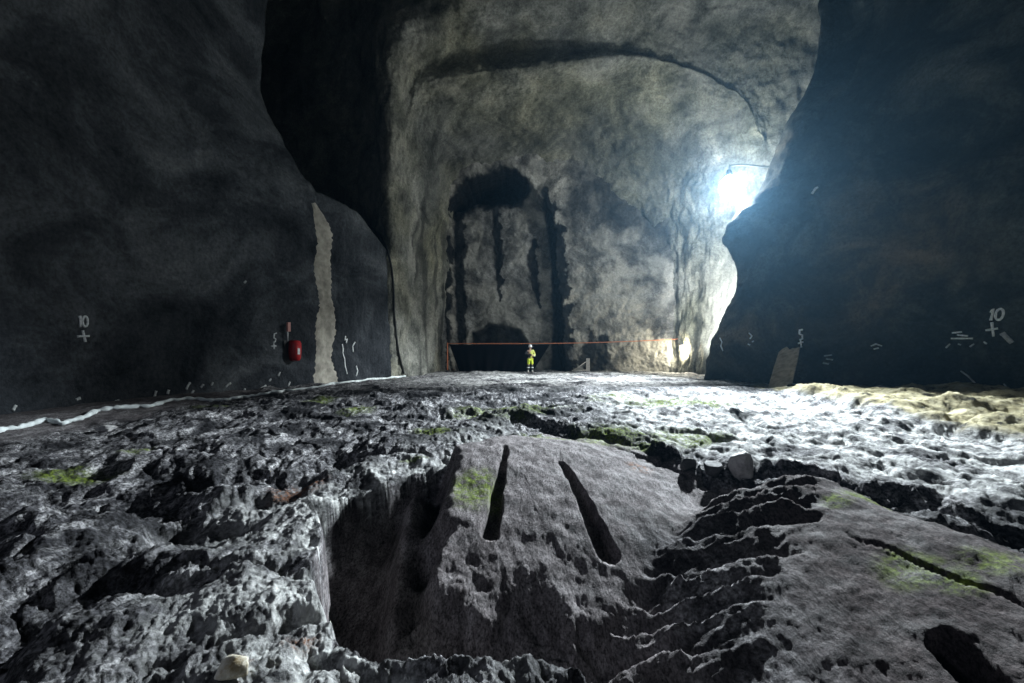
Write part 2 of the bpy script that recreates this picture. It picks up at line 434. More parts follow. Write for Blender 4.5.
def floor_attrs(x, y):
    n1 = fbm2(x * 1.3, y * 1.3, 4, 81); n2 = fbm2(x * .5, y * .5, 3, 82)
    wx = x + .16 * fbm2(x * 1.1, y * 1.1, 3, 11) + .035 * fbm2(x * 6, y * 6, 3, 12)
    wy = y + .16 * fbm2(x * 1.1 + 50, y * 1.1, 3, 13) + .035 * fbm2(x * 6 + 9, y * 6, 3, 14)
    s = sdf(wx, wy, RIM)
    slab = ss(-.02, .10, s) * (1 - .75 * ss(2.3, 1.5, x - .25 * (y - 3)) * ss(1.0, 1.4, x) * ss(4.9, 4.4, y))
    dl, sg, arc = polydist(wx, wy, LEDGE)
    beyond = np.where(sg > 0, dl, 0)
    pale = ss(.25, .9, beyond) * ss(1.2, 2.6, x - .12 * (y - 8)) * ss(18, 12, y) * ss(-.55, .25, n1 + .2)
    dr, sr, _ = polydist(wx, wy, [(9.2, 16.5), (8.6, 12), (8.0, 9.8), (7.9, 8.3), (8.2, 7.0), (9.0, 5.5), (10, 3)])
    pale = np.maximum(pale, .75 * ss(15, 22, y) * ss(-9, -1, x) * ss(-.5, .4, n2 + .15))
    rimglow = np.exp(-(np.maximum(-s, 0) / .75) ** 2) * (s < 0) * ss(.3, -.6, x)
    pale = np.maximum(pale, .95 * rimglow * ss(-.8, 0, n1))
    ochre = ss(.15, .5, np.where(sr > 0, dr, 0)) * ss(20, 15, y)
    pale = pale * (1 - ochre)
    moss = np.zeros_like(x)
    for (px, py, a, b, h) in ((476, 481, .30, .42, .13), (412, 497, .22, .10, -.5), (440, 432, .5, .45, .1), (545, 437, .55, .5, .1), (610, 430, .7, .8, .2), (645, 440, .5, .35, .2),
                              (835, 522, .14, .12, .12), (905, 552, .20, .24, .32), (960, 575, .14, .16, .3), (868, 500, .3, .2, .25), (75, 472, .55, .30, .05), (125, 452, .4, .3, .05),
                              (690, 432, .8, .6, .2), (215, 405, .6, .5, .1), (320, 405, .5, .6, 0), (355, 415, .4, .5, 0), (1000, 568, .2, .2, .3), (510, 415, 1.4, 1.2, 0), (675, 405, 2.2, 1.4, .05)):
        cx, cy = ground(px, py, h)
        d = np.hypot((x - cx) / a, (y - cy) / b)
        moss = np.maximum(moss, ss(1.25, .35, d + .35 * n1))
    rust = np.zeros_like(x)
    for (px, py, a) in ((296, 482, .34), (300, 640, .12), (238, 672, .08), (640, 470, .2)):
        cx, cy = ground(px, py, 0)
        rust = np.maximum(rust, ss(1.2, .3, np.hypot(x - cx, y - cy) / a + .3 * n1))
    ap = ss(-8.2, -8.9, x + .10 * np.maximum(y - 12, 0) + .25 * fbm2(x * .8, y * .8, 3, 75)) * ss(20, 16, y)
    slab = np.maximum(slab, .6 * ap)
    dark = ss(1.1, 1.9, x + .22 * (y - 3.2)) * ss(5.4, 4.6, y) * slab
    return dict(dark=dark, slab=slab, pale=np.clip(pale, 0, 1), ochre=ochre, moss=moss, rust=rust)

_ang = np.radians(np.linspace(-76, 76, 1150))
_rad = np.geomspace(1.0, 40.0, 640)
A_, R_ = np.meshgrid(_ang, _rad)
FX, FY = R_ * np.sin(A_), R_ * np.cos(A_)
FZ = floor_height(FX, FY)
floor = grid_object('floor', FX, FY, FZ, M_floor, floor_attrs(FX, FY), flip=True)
tag(floor, 'rough damp bedrock floor with smooth drilled slab and dark hollow', kind='structure')

def fz(x, y):
    return float(floor_height(np.array([[float(x)]]), np.array([[float(y)]]))[0, 0])

# ------------------------------------------------------------------ walls
def catmull(P, t):
    """P: (n, ...) control rows, t in [0, n-1] -> interpolated rows"""
    n = len(P)
    i = np.clip(np.floor(t).astype(int), 0, n - 2); f = (t - i)
    sh = (-1,) + (1,) * (P.ndim - 1)
    f = f.reshape(sh)
    p0 = P[np.maximum(i - 1, 0)]; p1 = P[i]; p2 = P[i + 1]; p3 = P[np.minimum(i + 2, n - 1)]
    # tension keeps the corners from overshooting
    m1 = (p2 - p0) * .36; m2 = (p3 - p1) * .36
    f2 = f * f; f3 = f2 * f
    return (2 * f3 - 3 * f2 + 1) * p1 + (f3 - 2 * f2 + f) * m1 + (-2 * f3 + 3 * f2) * p2 + (f3 - f2) * m2

def loft(rows, nu, nv, uneven=None):
    P = np.array(rows, float)                      # rows x cols x 3
    a = catmull(P, np.linspace(0, len(P) - 1, nu))
    b = catmull(np.swapaxes(a, 0, 1), np.linspace(0, P.shape[1] - 1, nv))
    return np.swapaxes(b, 0, 1)                    # nu x nv x 3

def normals(Pt):
    du = np.gradient(Pt, axis=0); dv = np.gradient(Pt, axis=1)
    n = np.cross(du, dv); n /= np.linalg.norm(n, axis=-1, keepdims=True) + 1e-9
    return n

def roughen(Pt, amp, seed, sc=(1, 1, 1), sign=1.0):
    n = normals(Pt) * sign
    x, y, z = Pt[..., 0] * sc[0], Pt[..., 1] * sc[1], Pt[..., 2] * sc[2]
    w = .6 * perlin3(x * .3, y * .3, z * .3, seed + 90)
    d = amp[0] * fbm3(x * .28 + w, y * .28, z * .28 + w, 3, seed) + amp[1] * fbm3(x * 1.1, y * 1.1 + w, z * 1.1, 3, seed + 7) + amp[2] * fbm3(x * 4.2, y * 4.2, z * 4.2, 3, seed + 17)
    return Pt + n * d[..., None]

def zero(Pt): return np.zeros(Pt.shape[:2])

# near left wall: runs along the left, leans out upward, ends in a torn edge at y = 20
zs = [-.6, 2.5, 5.5, 8.0, 9.2, 10.8, 13.0, 17.0, 24.0]
ex = [-8.15, -8.25, -8.35, -8.6, -9.2, -10.05, -10.95, -10.75, -10.6]
rows = []
for (bx, tx, y, mixk) in ((-11.6, -11.6, -9, 0), (-11.2, -11.6, -3, 0), (-10.9, -11.6, 3, 0), (-10.6, -11.7, 8, 0), (-10.35, -11.7, 12, 0), (-9.9, -11.6, 15, .12), (-9.2, -11.4, 17.6, .5), (None, None, 19.6, 1)):
    row = []
    for z, e in zip(zs, ex):
        f = max(0, min(1, z / 15))
        x0 = (bx + (tx - bx) * f - .35 * math.sin(f * math.pi)) if bx is not None else e
        row.append((x0 * (1 - mixk) + e * mixk if bx is not None else e, y, z))
    rows.append(row)
rows.append([(e - .25, 20.3, z) for z, e in zip(zs, ex)])
rows.append([(e - 1.6, 21.0, z) for z, e in zip(zs, ex)])
rows.append([(e - 5.0, 21.8, z) for z, e in zip(zs, ex)])
LW = loft(rows, 460, 300)
LW = roughen(LW, (.24, .075, .022), 3, (1, .75, .9))
wall_left = grid_object('wall_left', LW[..., 0], LW[..., 1], LW[..., 2], M_left, dict(wet_shade=zero(LW), pale=zero(LW)))
tag(wall_left, 'dark sprayed concrete rock wall on the left with white numbers', kind='structure')

# lower bench of rock past the edge, with its flat top
base = [(-8.75, 19.3), (-8.1, 20.1), (-7.6, 21.0), (-7.15, 22.0), (-6.85, 23.0), (-6.55, 24.0), (-6.3, 25.4)]
tops = [8.4, 8.35, 8.3, 8.1, 7.5, 7.0, 6.8]
rows = []
for (x, y), zt in zip(base, tops):
    rows.append([(x, y, -.6), (x - .02, y, zt * .3), (x - .06, y, zt * .6), (x - .12, y, zt * .9), (x - .35, y + .05, zt), (x - 2.2, y + .9, zt + .2), (x - 7, y + 2.5, zt + .5)])
LB = loft(rows, 150, 200)
LB = roughen(LB, (.14, .09, .022), 23, (1, 1, .6))
wall_bench = grid_object('wall_ledge', LB[..., 0], LB[..., 1], LB[..., 2], M_left, dict(wet_shade=zero(LB), pale=zero(LB)))
tag(wall_bench, 'low dark rock bench between left wall and lit tunnel side', kind='structure')

# right wall: mirror idea, its torn edge at y = 23
zs = [-.6, 1.6, 3.2, 4.8, 6.2, 7.2, 9.0, 10.6, 12.3, 14.6, 19, 25]
pxs = [704, 708, 716, 726, 738, 742, 722, 736, 762, 790, 812, 819, 822]
ez = [(704, 380), (709, 358), (716, 338), (728, 312), (739, 292), (738, 268), (722, 240), (736, 216), (762, 186), (782, 134), (812, 84), (820, 2), (824, -80)]
edge = [at(px, py, 22.6) for px, py in ez]
edge[0].z = -.6
rows = []
def rrow(pts): rows.append(pts)
for (bx, tx, y, k) in ((19.5, 21.0, -8, 0), (18.6, 20.4, -2, 0), (17.6, 19.8, 4, 0), (16.7, 19.2, 9, 0), (15.6, 18.4, 13, 0), (14.0, 17.6, 16.5, .05), (12.6, 16.8, 19.4, .3), (11.4, 16.0, 21.4, .8)):
    row = []
    for e in edge:
        f = max(0, min(1, e.z / 17))
        x0 = bx + (tx - bx) * f + .3 * math.sin(f * math.pi)
        row.append((x0 * (1 - k) + e.x * k, y, e.z))
    rows.append(row)
rows.append([(e.x, 22.6, e.z) for e in edge])
rows.append([(e.x + .55, 23.1, e.z) for e in edge])
rows.append([(e.x + 2.5, 23.6, e.z) for e in edge])
rows.append([(e.x + 6.5, 24.2, e.z) for e in edge])
RW = loft(rows, 460, 320)
fm = ss(20.2, 20.5, RW[..., 1] - .10 * np.sin(RW[..., 2])) * ss(13.5, 13.9, RW[..., 2] - .25 * (RW[..., 1] - 20.4)) * (1 - ss(21.9, 22.6, RW[..., 1]))
RW[..., 0] += 1.0 * fm
RW = roughen(RW, (.30, .085, .018), 43, (1, .75, .9), -1)
wall_right = grid_object('wall_right', RW[..., 0], RW[..., 1], RW[..., 2], M_right, dict(wet_shade=zero(RW), pale=zero(RW)), flip=True)
tag(wall_right, 'dark greenish sprayed concrete rock wall on the right with white marks', kind='structure')

# tunnel beyond: recess on the left, lit corner, upper ceiling, step, lower vault closing on the end wall
T = []
T.append([(-17, 30, -.6), (-17, 30, 6), (-17, 30, 13), (-17, 29, 25), (-2, 11, 21.5), (9, 11, 22), (25, 18, 19), (25, 18, 8), (25, 18, -.6)])
T.append([(-9.6, 27.6, -.6), (-9.6, 27.6, 6), (-9.6, 27.6, 13), (-9.8, 27, 23), (-1, 19, 20.4), (9, 19, 20.9), (20, 21.5, 18.5), (20, 21.5, 8), (19, 21.5, -.6)])
T.append([(-6.75, 24.3, -.6), (-6.75, 24.3, 6), (-6.7, 24.3, 12.5), (-6.3, 24.0, 18.3), (0, 23.4, 19.0), (8, 23.4, 19.5), (15.9, 23.9, 17.2), (15.9, 23.9, 8), (14, 23.9, -.6)])
T.append([(-6.2, 24.9, -.6), (-6.12, 24.9, 6), (-5.85, 24.9, 12.3), (-5.3, 25.3, 16.9), (.2, 25.6, 18.5), (7.5, 25.3, 17.95), (13.1, 25.2, 15.4), (14.9, 25.0, 8), (12.8, 25.2, -.6)])
T.append([(-6.1, 25.3, -.6), (-6.0, 25.3, 6), (-5.7, 25.3, 12.2), (-4.9, 25.3, 16.1), (.3, 25.2, 17.0), (7.2, 25.2, 17.6), (12.9, 25.3, 15.2), (14.6, 25.3, 8), (12.4, 25.3, -.6)])
T.append([(-5.7, 26.6, -.6), (-5.7, 26.6, 6), (-5.3, 26.6, 11.7), (-4.4, 26.6, 15.0), (.3, 26.6, 16.3), (6.8, 26.6, 16.9), (12.3, 26.6, 14.2), (13.7, 26.6, 8), (12, 26.6, -.6)])
T.append([(-5.3, 28.4, -.6), (-5.3, 28.4, 6), (-4.9, 28.4, 11.2), (-4.2, 28.4, 14.3), (.3, 28.4, 15.4), (6.3, 28.4, 15.7), (11.2, 28.4, 13.2), (12.1, 28.4, 8), (11.5, 28.4, -.6)])
T.append([(-5.0, 30.1, -.6), (-4.9, 30.1, 6), (-4.7, 30.1, 10.9), (-4.2, 30.1, 13.9), (.3, 30.1, 14.7), (5.9, 30.1, 14.4), (10.0, 30.1, 12.0), (11.1, 30.1, 7.5), (10.9, 30.1, -.6)])
T.append([(-4.7, 31.1, -.6), (-4.6, 31.1, 6), (-4.4, 31.1, 10.6), (-3.9, 31.1, 13.2), (.4, 31.1, 13.9), (5.3, 31.1, 13.0), (9.0, 31.1, 10.9), (10.4, 31.1, 7), (10.4, 31.1, -.6)])
T.append([(-4.6, 32.2, -.6), (-4.5, 32.2, 6), (-4.2, 32.2, 10.4), (-3.7, 32.2, 12.9), (.4, 32.2, 13.4), (4.9, 32.2, 12.2), (8.4, 32.2, 10.1), (9.9, 32.2, 6.8), (10.0, 32.2, -.6)])
TB = loft(T, 420, 460)
TB = roughen(TB, (.22, .17, .06), 63, (1, 1, .75), 1)
tx, ty, tz = TB[..., 0], TB[..., 1], TB[..., 2]
vst = fbm3(tx * .9, ty * .9, tz * .10, 4, 79)
lit_pale_t0 = .75 * ss(11.2, 12.2, tx) * ss(29, 26.5, ty) * ss(8, 5, tz)  # lamplight on the inner right wall, put into the colour as a paler tone
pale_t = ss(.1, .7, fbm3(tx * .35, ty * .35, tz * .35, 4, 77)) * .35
pale_t = np.maximum(pale_t, lit_pale_t0)
wet_dark_t = zero(TB)
# damp runs down the right hand corner and beside the alcove
for (cx_, cy_, w) in ((10.55, 30.9, .22), (10.95, 30.2, .12), (11.5, 28.6, .10), (-4.75, 30.9, .16)):
    wet_dark_t = np.maximum(wet_dark_t, .8 * ss(w * 1.6, w * .4, np.hypot(tx - cx_, (ty - cy_) * .8) + .12 * fbm3(tx, ty, tz * 1.2, 3, 78)) * ss(10.5, 8, tz))
wet_dark_t = np.maximum(wet_dark_t, .65 * ss(.05, .45, vst) * ss(13, 9, tz) * ss(-5, -6, -np.abs(tx - 3)))
wet_dark_t = np.maximum(wet_dark_t, .45 * ss(26.8, 29, ty) * ss(31.5, 30, ty) * ss(9.5, 12.5, tz))  # darker tone high in the inner vault
wall_tunnel = grid_object('wall_tunnel', tx, ty, tz, M_back, dict(wet_shade=wet_dark_t, pale=pale_t))
tag(wall_tunnel, 'grey vaulted tunnel of sprayed concrete beyond the two dark walls', kind='structure')

# end wall with its tall shallow alcove, the dark hole at the alcove's head and the low arched hole behind the sheet
gx, gz = np.meshgrid(np.linspace(-7, 13, 420), np.linspace(-.8, 16, 360))
wx_ = gx + .22 * fbm2(gx * .8, gz * .8, 4, 91) + .05 * fbm2(gx * 4, gz * 4, 3, 92)
wz_ = gz + .22 * fbm2(gx * .8 + 30, gz * .8, 4, 93) + .05 * fbm2(gx * 4 + 30, gz * 4, 3, 94)
ALC = [(-4.25, -2), (-4.3, 6), (-4.25, 11.2), (-3.4, 12.5), (-1.6, 13.4), (.2, 13.5), (1.3, 12.8), (2.2, 11.6), (2.9, 9.5), (3.3, 6), (3.6, 2), (3.7, -2)]
alc = ss(-.05, .22, sdf(wx_, wz_, ALC))
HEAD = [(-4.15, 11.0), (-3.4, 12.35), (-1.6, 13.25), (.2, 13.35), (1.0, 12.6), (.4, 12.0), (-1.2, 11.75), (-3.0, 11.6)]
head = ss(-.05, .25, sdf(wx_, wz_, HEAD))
ARCH = [(-3.15, -.5), (-3.15, 1.6), (-2.8, 2.5), (-1.9, 3.15), (-.6, 3.25), (.4, 2.8), (.95, 1.9), (1.0, -.5)]
arch = ss(-.05, .2, sdf(wx_, wz_, ARCH))
gy = 31.15 + 1.25 * alc + 2.6 * head + 3.2 * arch
edgef = np.maximum(ss(8.5, 10.8, gx), ss(11.5, 14.5, gz))
gy = gy - .6 * edgef ** 2 * (1 - alc)
gy = gy + .16 * fbm2(gx * .4, gz * .4, 3, 95) + .09 * fbm2(gx * 1.3, gz * 1.3, 4, 96) + .03 * fbm2(gx * 5, gz * 5, 3, 97)
# pale rim of spray round the arched hole
rimd = sdf(wx_, wz_, ARCH)
gy = gy - .18 * np.exp(-((rimd + .22) / .16) ** 2) * (gz > 1.6)
n_ = fbm2(gx * 1.6, gz * 1.2, 4, 98)
wet_shade = np.zeros_like(gx)
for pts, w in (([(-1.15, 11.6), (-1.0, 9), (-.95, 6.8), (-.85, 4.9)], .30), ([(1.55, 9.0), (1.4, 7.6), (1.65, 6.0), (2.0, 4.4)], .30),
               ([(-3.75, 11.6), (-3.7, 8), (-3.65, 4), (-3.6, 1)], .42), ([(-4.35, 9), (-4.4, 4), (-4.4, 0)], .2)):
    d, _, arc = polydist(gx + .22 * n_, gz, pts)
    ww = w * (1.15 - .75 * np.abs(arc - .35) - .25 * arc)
    wet_shade = np.maximum(wet_shade, .95 * ss(ww * 1.3, ww * .7, d + .10 * n_))
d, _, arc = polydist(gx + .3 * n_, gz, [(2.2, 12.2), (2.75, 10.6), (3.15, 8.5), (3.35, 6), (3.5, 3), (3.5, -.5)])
wet_shade = np.maximum(wet_shade, .98 * ss(.15, -.1, d - .25 - .45 * arc + .22 * n_))  # right jamb's shadow painted into the colour as a dark band
wet_shade = np.maximum(wet_shade, .93 * ss(1.0, .75, np.hypot((gx - 5.7) / 1.1, (gz - .8) / 2.0) + .35 * n_))
wet_shade = np.maximum(wet_shade, .62 * ss(7.0, 10.5, gz + 1.0 * n_) * ss(3.2, 4.2, gx))  # darker tone towards the upper right
wet_shade = np.maximum(wet_shade, .985 * ss(-.55, -.2, sdf(wx_, wz_, HEAD) + .1 * n_))  # shade inside the head hole and its soffit, painted into the colour
pale_e = ss(-.1, .6, fbm2(gx * .5, gz * .5, 4, 99) + .55 * ss(8.5, 4.0, gz) * ss(3.6, 5.5, gx) * ss(11, 9, gx) + .30 * alc * ss(9, 5, gz)) * .75
wall_end = grid_object('wall_end', gx, gy, gz, M_end, dict(wet_shade=wet_shade, pale=pale_e), flip=True)
tag(wall_end, 'grey end wall with tall alcove and dark damp streaks', kind='structure')

# ------------------------------------------------------------------ looking things up on the built surfaces
bpy.context.view_layer.update()
def bvh(o):
    me = o.data
    v = np.empty(len(me.vertices) * 3, np.float32); me.vertices.foreach_get('co', v)
    q = np.empty(len(me.loops), np.int32); me.loops.foreach_get('vertex_index', q)
    return BVHTree.FromPolygons(v.reshape(-1, 3).tolist(), q.reshape(-1, 4).tolist())
T_left, T_bench, T_right, T_tun, T_end, T_floor = [bvh(o) for o in (wall_left, wall_bench, wall_right, wall_tunnel, wall_end, floor)]
EYEV = Vector((0, 0, EYE))
def hit(px, py, trees):
    d = (at(px, py, 1.0) - EYEV).normalized()
    best = None
    for t in trees:
        loc, n, _, dist = t.ray_cast(EYEV, d)
        if loc is not None and (best is None or dist < best[2]):
            if n.dot(d) > 0: n = -n
            best = (loc, n, dist)
    return best
def drop(x, y):
    loc, n, i, d = T_floor.ray_cast(Vector((x, y, 5)), Vector((0, 0, -1)))
    return loc.z if loc else 0.0

# ------------------------------------------------------------------ paint on the walls
M_paint = simple('white_marker_paint', (.78, .82, .84), .7, noise=.25, scale=25)
M_lime = simple('pale_spray_dust', (.46, .48, .48), .9, noise=.3, scale=9)

def strokes(name, lines, width, mat, trees, parent, label=None, off=.012, sub=4):
    """painted strokes: each a thin slab that follows the wall"""
    bm = bmesh.new()
    for ln in lines:
        pp = []
        for a, b in zip(ln, ln[1:]):
            for k in range(sub): pp.append((a[0] + (b[0] - a[0]) * k / sub, a[1] + (b[1] - a[1]) * k / sub))
        pp.append(ln[-1])
        hs = [hit(p[0], p[1], trees) for p in pp]
        hs = [h for h in hs if h]
        if len(hs) < 2: continue
        prev = None
        for i, (loc, n, _) in enumerate(hs):
            t = (hs[min(i + 1, len(hs) - 1)][0] - hs[max(i - 1, 0)][0]).normalized()
            w = n.cross(t).normalized() * width * .5 * random.uniform(.75, 1.2)
            ring = [bm.verts.new(loc - w + n * off * 2), bm.verts.new(loc + w + n * off * 2), bm.verts.new(loc + w * 1.1 - n * off), bm.verts.new(loc - w * 1.1 - n * off)]
            if prev:
                for k in range(4): bm.faces.new((prev[k], prev[(k + 1) % 4], ring[(k + 1) % 4], ring[k]))
            else: bm.faces.new(ring[::-1])
            prev = ring
        bm.faces.new(prev)
    o = finish(name, bm, mat, parent)
    if label: o['label'] = label
    return o

def oval(cx, cy, rx, ry, n=12, tilt=0):
    return [(cx + rx * math.cos(a) + tilt * math.sin(a), cy + ry * math.sin(a)) for a in [2 * math.pi * k / n for k in range(n + 1)]]

L_ = [T_left, T_bench]
strokes('painted_number', [[(78.5, 317.5), (80, 316), (80, 327)], oval(84.8, 321.5, 2.6, 5.2)], .045, M_paint, L_, wall_left, 'white painted number 10')
strokes('painted_cross', [[(77, 336.5), (89, 336)], [(82.5, 330.5), (85, 342)]], .045, M_paint, L_, wall_left, 'white painted cross')
strokes('painted_number', [[(276.5, 333), (274, 334), (273.6, 338), (275.6, 339), (275, 342), (273, 342.5)]], .04, M_paint, L_, wall_left, 'white painted number 5')
strokes('painted_cross', [[(271, 346.5), (276, 346)], [(273.6, 343.5), (274, 349)]], .045, M_paint, L_, wall_left, 'white painted cross')
strokes('paint_run', [[(345.5, 336), (344.5, 340), (347, 339), (346, 343)], [(342, 344), (343, 349), (342.5, 353), (344.5, 359), (345, 366), (347, 374)]], .05, M_paint, L_, wall_bench, 'white painted mark')
strokes('paint_run', [[(355, 342), (352.5, 346), (353, 352)], [(356, 366), (357.5, 371), (356, 376)]], .05, M_paint, L_, wall_bench, 'white painted mark')
Rr = [T_right]
strokes('painted_number', [[(990.5, 312.5), (993.5, 309), (990.8, 320.5)], oval(999.5, 314.5, 4, 5.6, 14, -1.2)], .06, M_paint, Rr, wall_right, 'white painted number 10')
strokes('painted_cross', [[(985.5, 330.5), (998, 328.5)], [(991.8, 322.5), (993.5, 336.5)]], .06, M_paint, Rr, wall_right, 'white painted cross')
strokes('painted_number', [[(803, 329.5), (799.6, 330), (799.4, 334), (802.4, 335), (802.4, 339), (799.5, 340)]], .06, M_paint, Rr, wall_right, 'white painted number 5')
strokes('painted_cross', [[(798, 343.5), (803.5, 342)], [(800.6, 340.5), (801.4, 347.5)]], .06, M_paint, Rr, wall_right, 'white painted cross')
strokes('painted_dash', [[(952, 333), (962, 332)], [(951, 338.5), (973, 338.5)], [(957, 335), (968, 336)]], .05, M_paint, Rr, wall_right, 'white painted dashes')
strokes('painted_dash', [[(1002, 333), (1007, 338), (1012, 343)]], .12, M_lime, Rr, wall_right, 'pale painted dash')
strokes('scratch', [[(961, 371), (968, 376), (975, 383)]], .04, M_lime, Rr, wall_right, 'pale scratch')
strokes('scratch', [[(1004, 384), (1009, 390), (1013, 397)]], .04, M_lime, Rr, wall_right, 'pale scratch')
strokes('paint_mark', [[(749, 333), (752, 336), (750, 339)], [(752, 342), (754, 341)], [(748, 344), (750, 345)]], .05, M_paint, Rr, wall_right)
strokes('paint_mark', [[(720, 338), (722, 342), (721, 346), (723, 351)]], .05, M_lime, Rr, wall_right)
strokes('paint_mark', [[(824, 356), (832, 355)], [(823, 363), (829, 364)], [(826, 359), (833, 360)]], .06, M_lime, Rr, wall_right)
strokes('paint_mark', [[(871, 346), (876, 344), (882, 346)], [(874, 349), (879, 348)]], .05, M_lime, Rr, wall_right)
strokes('paint_mark', [[(946, 348), (950, 344)], [(958, 344), (961, 345)], [(970, 347), (974, 344)], [(984, 342), (987, 344)]], .05, M_lime, Rr, wall_right)
strokes('paint_mark', [[(812, 194), (815, 189), (818, 187)]], .09, M_paint, Rr, wall_right)
# long pale dust lines near the foot of the right wall
strokes('dust_line', [[(770, 380), (800, 385), (830, 388), (858, 391)], [(862, 390), (880, 386), (896, 389)], [(930, 397), (960, 398), (990, 396), (1022, 403)]], .05, M_lime, Rr, wall_right)
# drips and daubs of spray near the foot of the left wall
for i, (px, py, w, h) in enumerate(((14, 408, 3, 5), (40, 413, 3, 2), (57, 413, 6, 4), (78, 399, 4, 2), (155, 395, 2, 8), (168, 392, 1, 4), (188, 386, 4, 7), (202, 386, 3, 3), (212, 384, 2, 3), (192, 393, 3, 5),
                                     (244, 391, 2, 5), (270, 380, 2, 2), (279, 374, 2, 4), (289, 384, 2, 4), (245, 282, 2, 2), (115, 402, 8, 3), (135, 401, 7, 2), (88, 407, 6, 3), (228, 385, 5, 4), (262, 388, 8, 5))):
    strokes('spray_daub', [[(px - w * .5, py + h * .5), (px, py - h * .1), (px + w * .5, py - h * .5)]], .06, M_lime, L_, wall_left)

# pale streak of cement wash down the edge of the left wall
def wash(name, pts, mat, trees, parent, label):
    bm = bmesh.new(); prev = None
    for i, (py, x0, x1) in enumerate(pts):
        row = []
        for k in range(7):
            h = hit(x0 + (x1 - x0) * k / 6, py, trees)
            if h is None: row = None; break
            row.append(bm.verts.new(h[0] + h[1] * (.05 if 0 < k < 6 else -.01)))
        if row and prev:
            for k in range(6): bm.faces.new((prev[k], prev[k + 1], row[k + 1], row[k]))
        prev = row
    o = finish(name, bm, mat, parent); o['label'] = label
    return o
M_wash = simple('dried_cement_wash', (.34, .32, .275), .95, noise=.35, scale=4)
pts = []
for i in range(90):
    py = 203 + i * (386 - 203) / 89
    f = i / 89
    w = 1 + 7.0 * ss(0, .2, np.array(f)) + 1.2 * math.sin(f * 21) + 1.0 * math.sin(f * 9 + 1) + 4 * max(0, f - .85) / .15
    c = 313 + 10.5 * min(1, f / .2) ** .8 + 1.5 * math.sin(f * 13) + 2.0 * f
    pts.append((py, c - float(w) - random.uniform(0, 1.6) * min(1, f * 6), c + float(w) + random.uniform(-.4, 1.8) * min(1, f * 6)))
wash('cement_streak', pts, M_wash, L_, wall_left, 'pale beige streak of dried cement')

# white lip of concrete along the foot of the left wall
lip = [(-20, 436), (0, 431), (22, 428), (45, 420), (62, 425), (80, 419), (100, 411), (120, 408), (150, 407), (170, 401), (190, 399), (215, 401), (235, 399), (260, 395), (285, 391), (310, 389), (335, 384), (362, 381), (392, 378), (408, 376.5)]
bm = bmesh.new(); P = []
for i, (a, b) in enumerate(zip(lip, lip[1:])):
    for k in range(6):
        px = a[0] + (b[0] - a[0]) * k / 6; py = a[1] + (b[1] - a[1]) * k / 6
        h = hit(px, py + random.uniform(-.6, .6), [T_floor, T_left, T_bench, T_tun])
        if h: P.append(h[0] + Vector((0, 0, .02)))
add_tube(bm, P, [random.uniform(.03, .075) for _ in P], 6)
o = finish('trim_1', bm, simple('pale_concrete_lip', (.58, .62, .62), .9, noise=.3, scale=6)); tag(o, 'pale wavy concrete lip along the foot of the left wall', kind='structure')

# ------------------------------------------------------------------ things
M_red = simple('red_plastic', (.42, .012, .016), .4)
M_black = simple('black_plastic', (.012, .012, .013), .5)
M_white = simple('white_plastic', (.75, .76, .76), .5)
M_steel = simple('galvanised_steel', (.42, .43, .44), .4, .8)
M_orange = simple('orange_plastic', (.60, .20, .09), .7)
M_wood = simple('weathered_plywood', (.46, .385, .27), .85, noise=.35, scale=5)
def matte(m, v=.1):
    m.node_tree.nodes['Principled BSDF'].inputs['Specular IOR Level'].default_value = v; return m
M_hose = simple('black_rubber', (.010, .011, .012), .6)

# fire extinguisher box on the left wall
h = hit(290, 351, L_); loc, n = h[0], h[1]; dep = loc.y
yaw = math.atan2(n.x, -n.y)            # local -y looks out of the wall
t = empty('extinguisher_box', loc + n * .02, (0, 0, math.atan2(-n.x, n.y) + math.pi))
tag(t, 'red extinguisher cover with white label hung on the dark left wall', 'extinguisher')
S = dep / F
H_ = 21 * S
bm = bmesh.new(); add_box(bm, (-.10, -.02, -.02), (.44, .05, H_ * 1.02)); finish('backboard', bm, M_black, t, False, .012)
bm = bmesh.new()
prof = [(-.16, H_ * .50), (.14, H_ * .52), (.23, H_ * .40), (.24, 0), (.21, -H_ * .36), (.12, -H_ * .5), (-.10, -H_ * .47), (-.19, -H_ * .3), (-.22, 0), (-.20, H_ * .35)]
fr = [bm.verts.new((x * .75 + .05, -.34, z * .92)) for x, z in prof]; bk = [bm.verts.new((x * .82 + .05, -.05, z)) for x, z in prof]
bm.faces.new(fr); bm.faces.new(bk[::-1])
for k in range(len(prof)): bm.faces.new((fr[k], bk[k], bk[(k + 1) % len(prof)], fr[(k + 1) % len(prof)]))
finish('cover', bm, M_red, t, True, .035)
bm = bmesh.new(); add_box(bm, (.10, -.347, -.02), (.11, .012, .24)); finish('label_sticker', bm, M_white, t, False, .003)
bm = bmesh.new(); add_tube(bm, [(-.17, -.06, H_ * .45), (-.17, -.06, H_ * .45 + .5)], .02); finish('post', bm, M_white, t)
bm = bmesh.new(); add_box(bm, (-.13, -.06, H_ * .45 + .56), (.13, .09, .36)); finish('sign_plate', bm, simple('pink_red_plate', (.55, .25, .22), .5), t, False, .015)

# black hose down the corner of the tunnel
path = [(368, 225), (377, 230), (385, 240), (389, 253), (391.5, 270), (393, 290), (393.5, 310), (394.5, 328), (396.5, 345), (399.5, 360), (404, 376)]
P = []
for a, b in zip(path, path[1:]):
    for k in range(6):
        h = hit(a[0] + (b[0] - a[0]) * k / 6, a[1] + (b[1] - a[1]) * k / 6, [T_tun])
        P.append(h[0] + h[1] * .06)
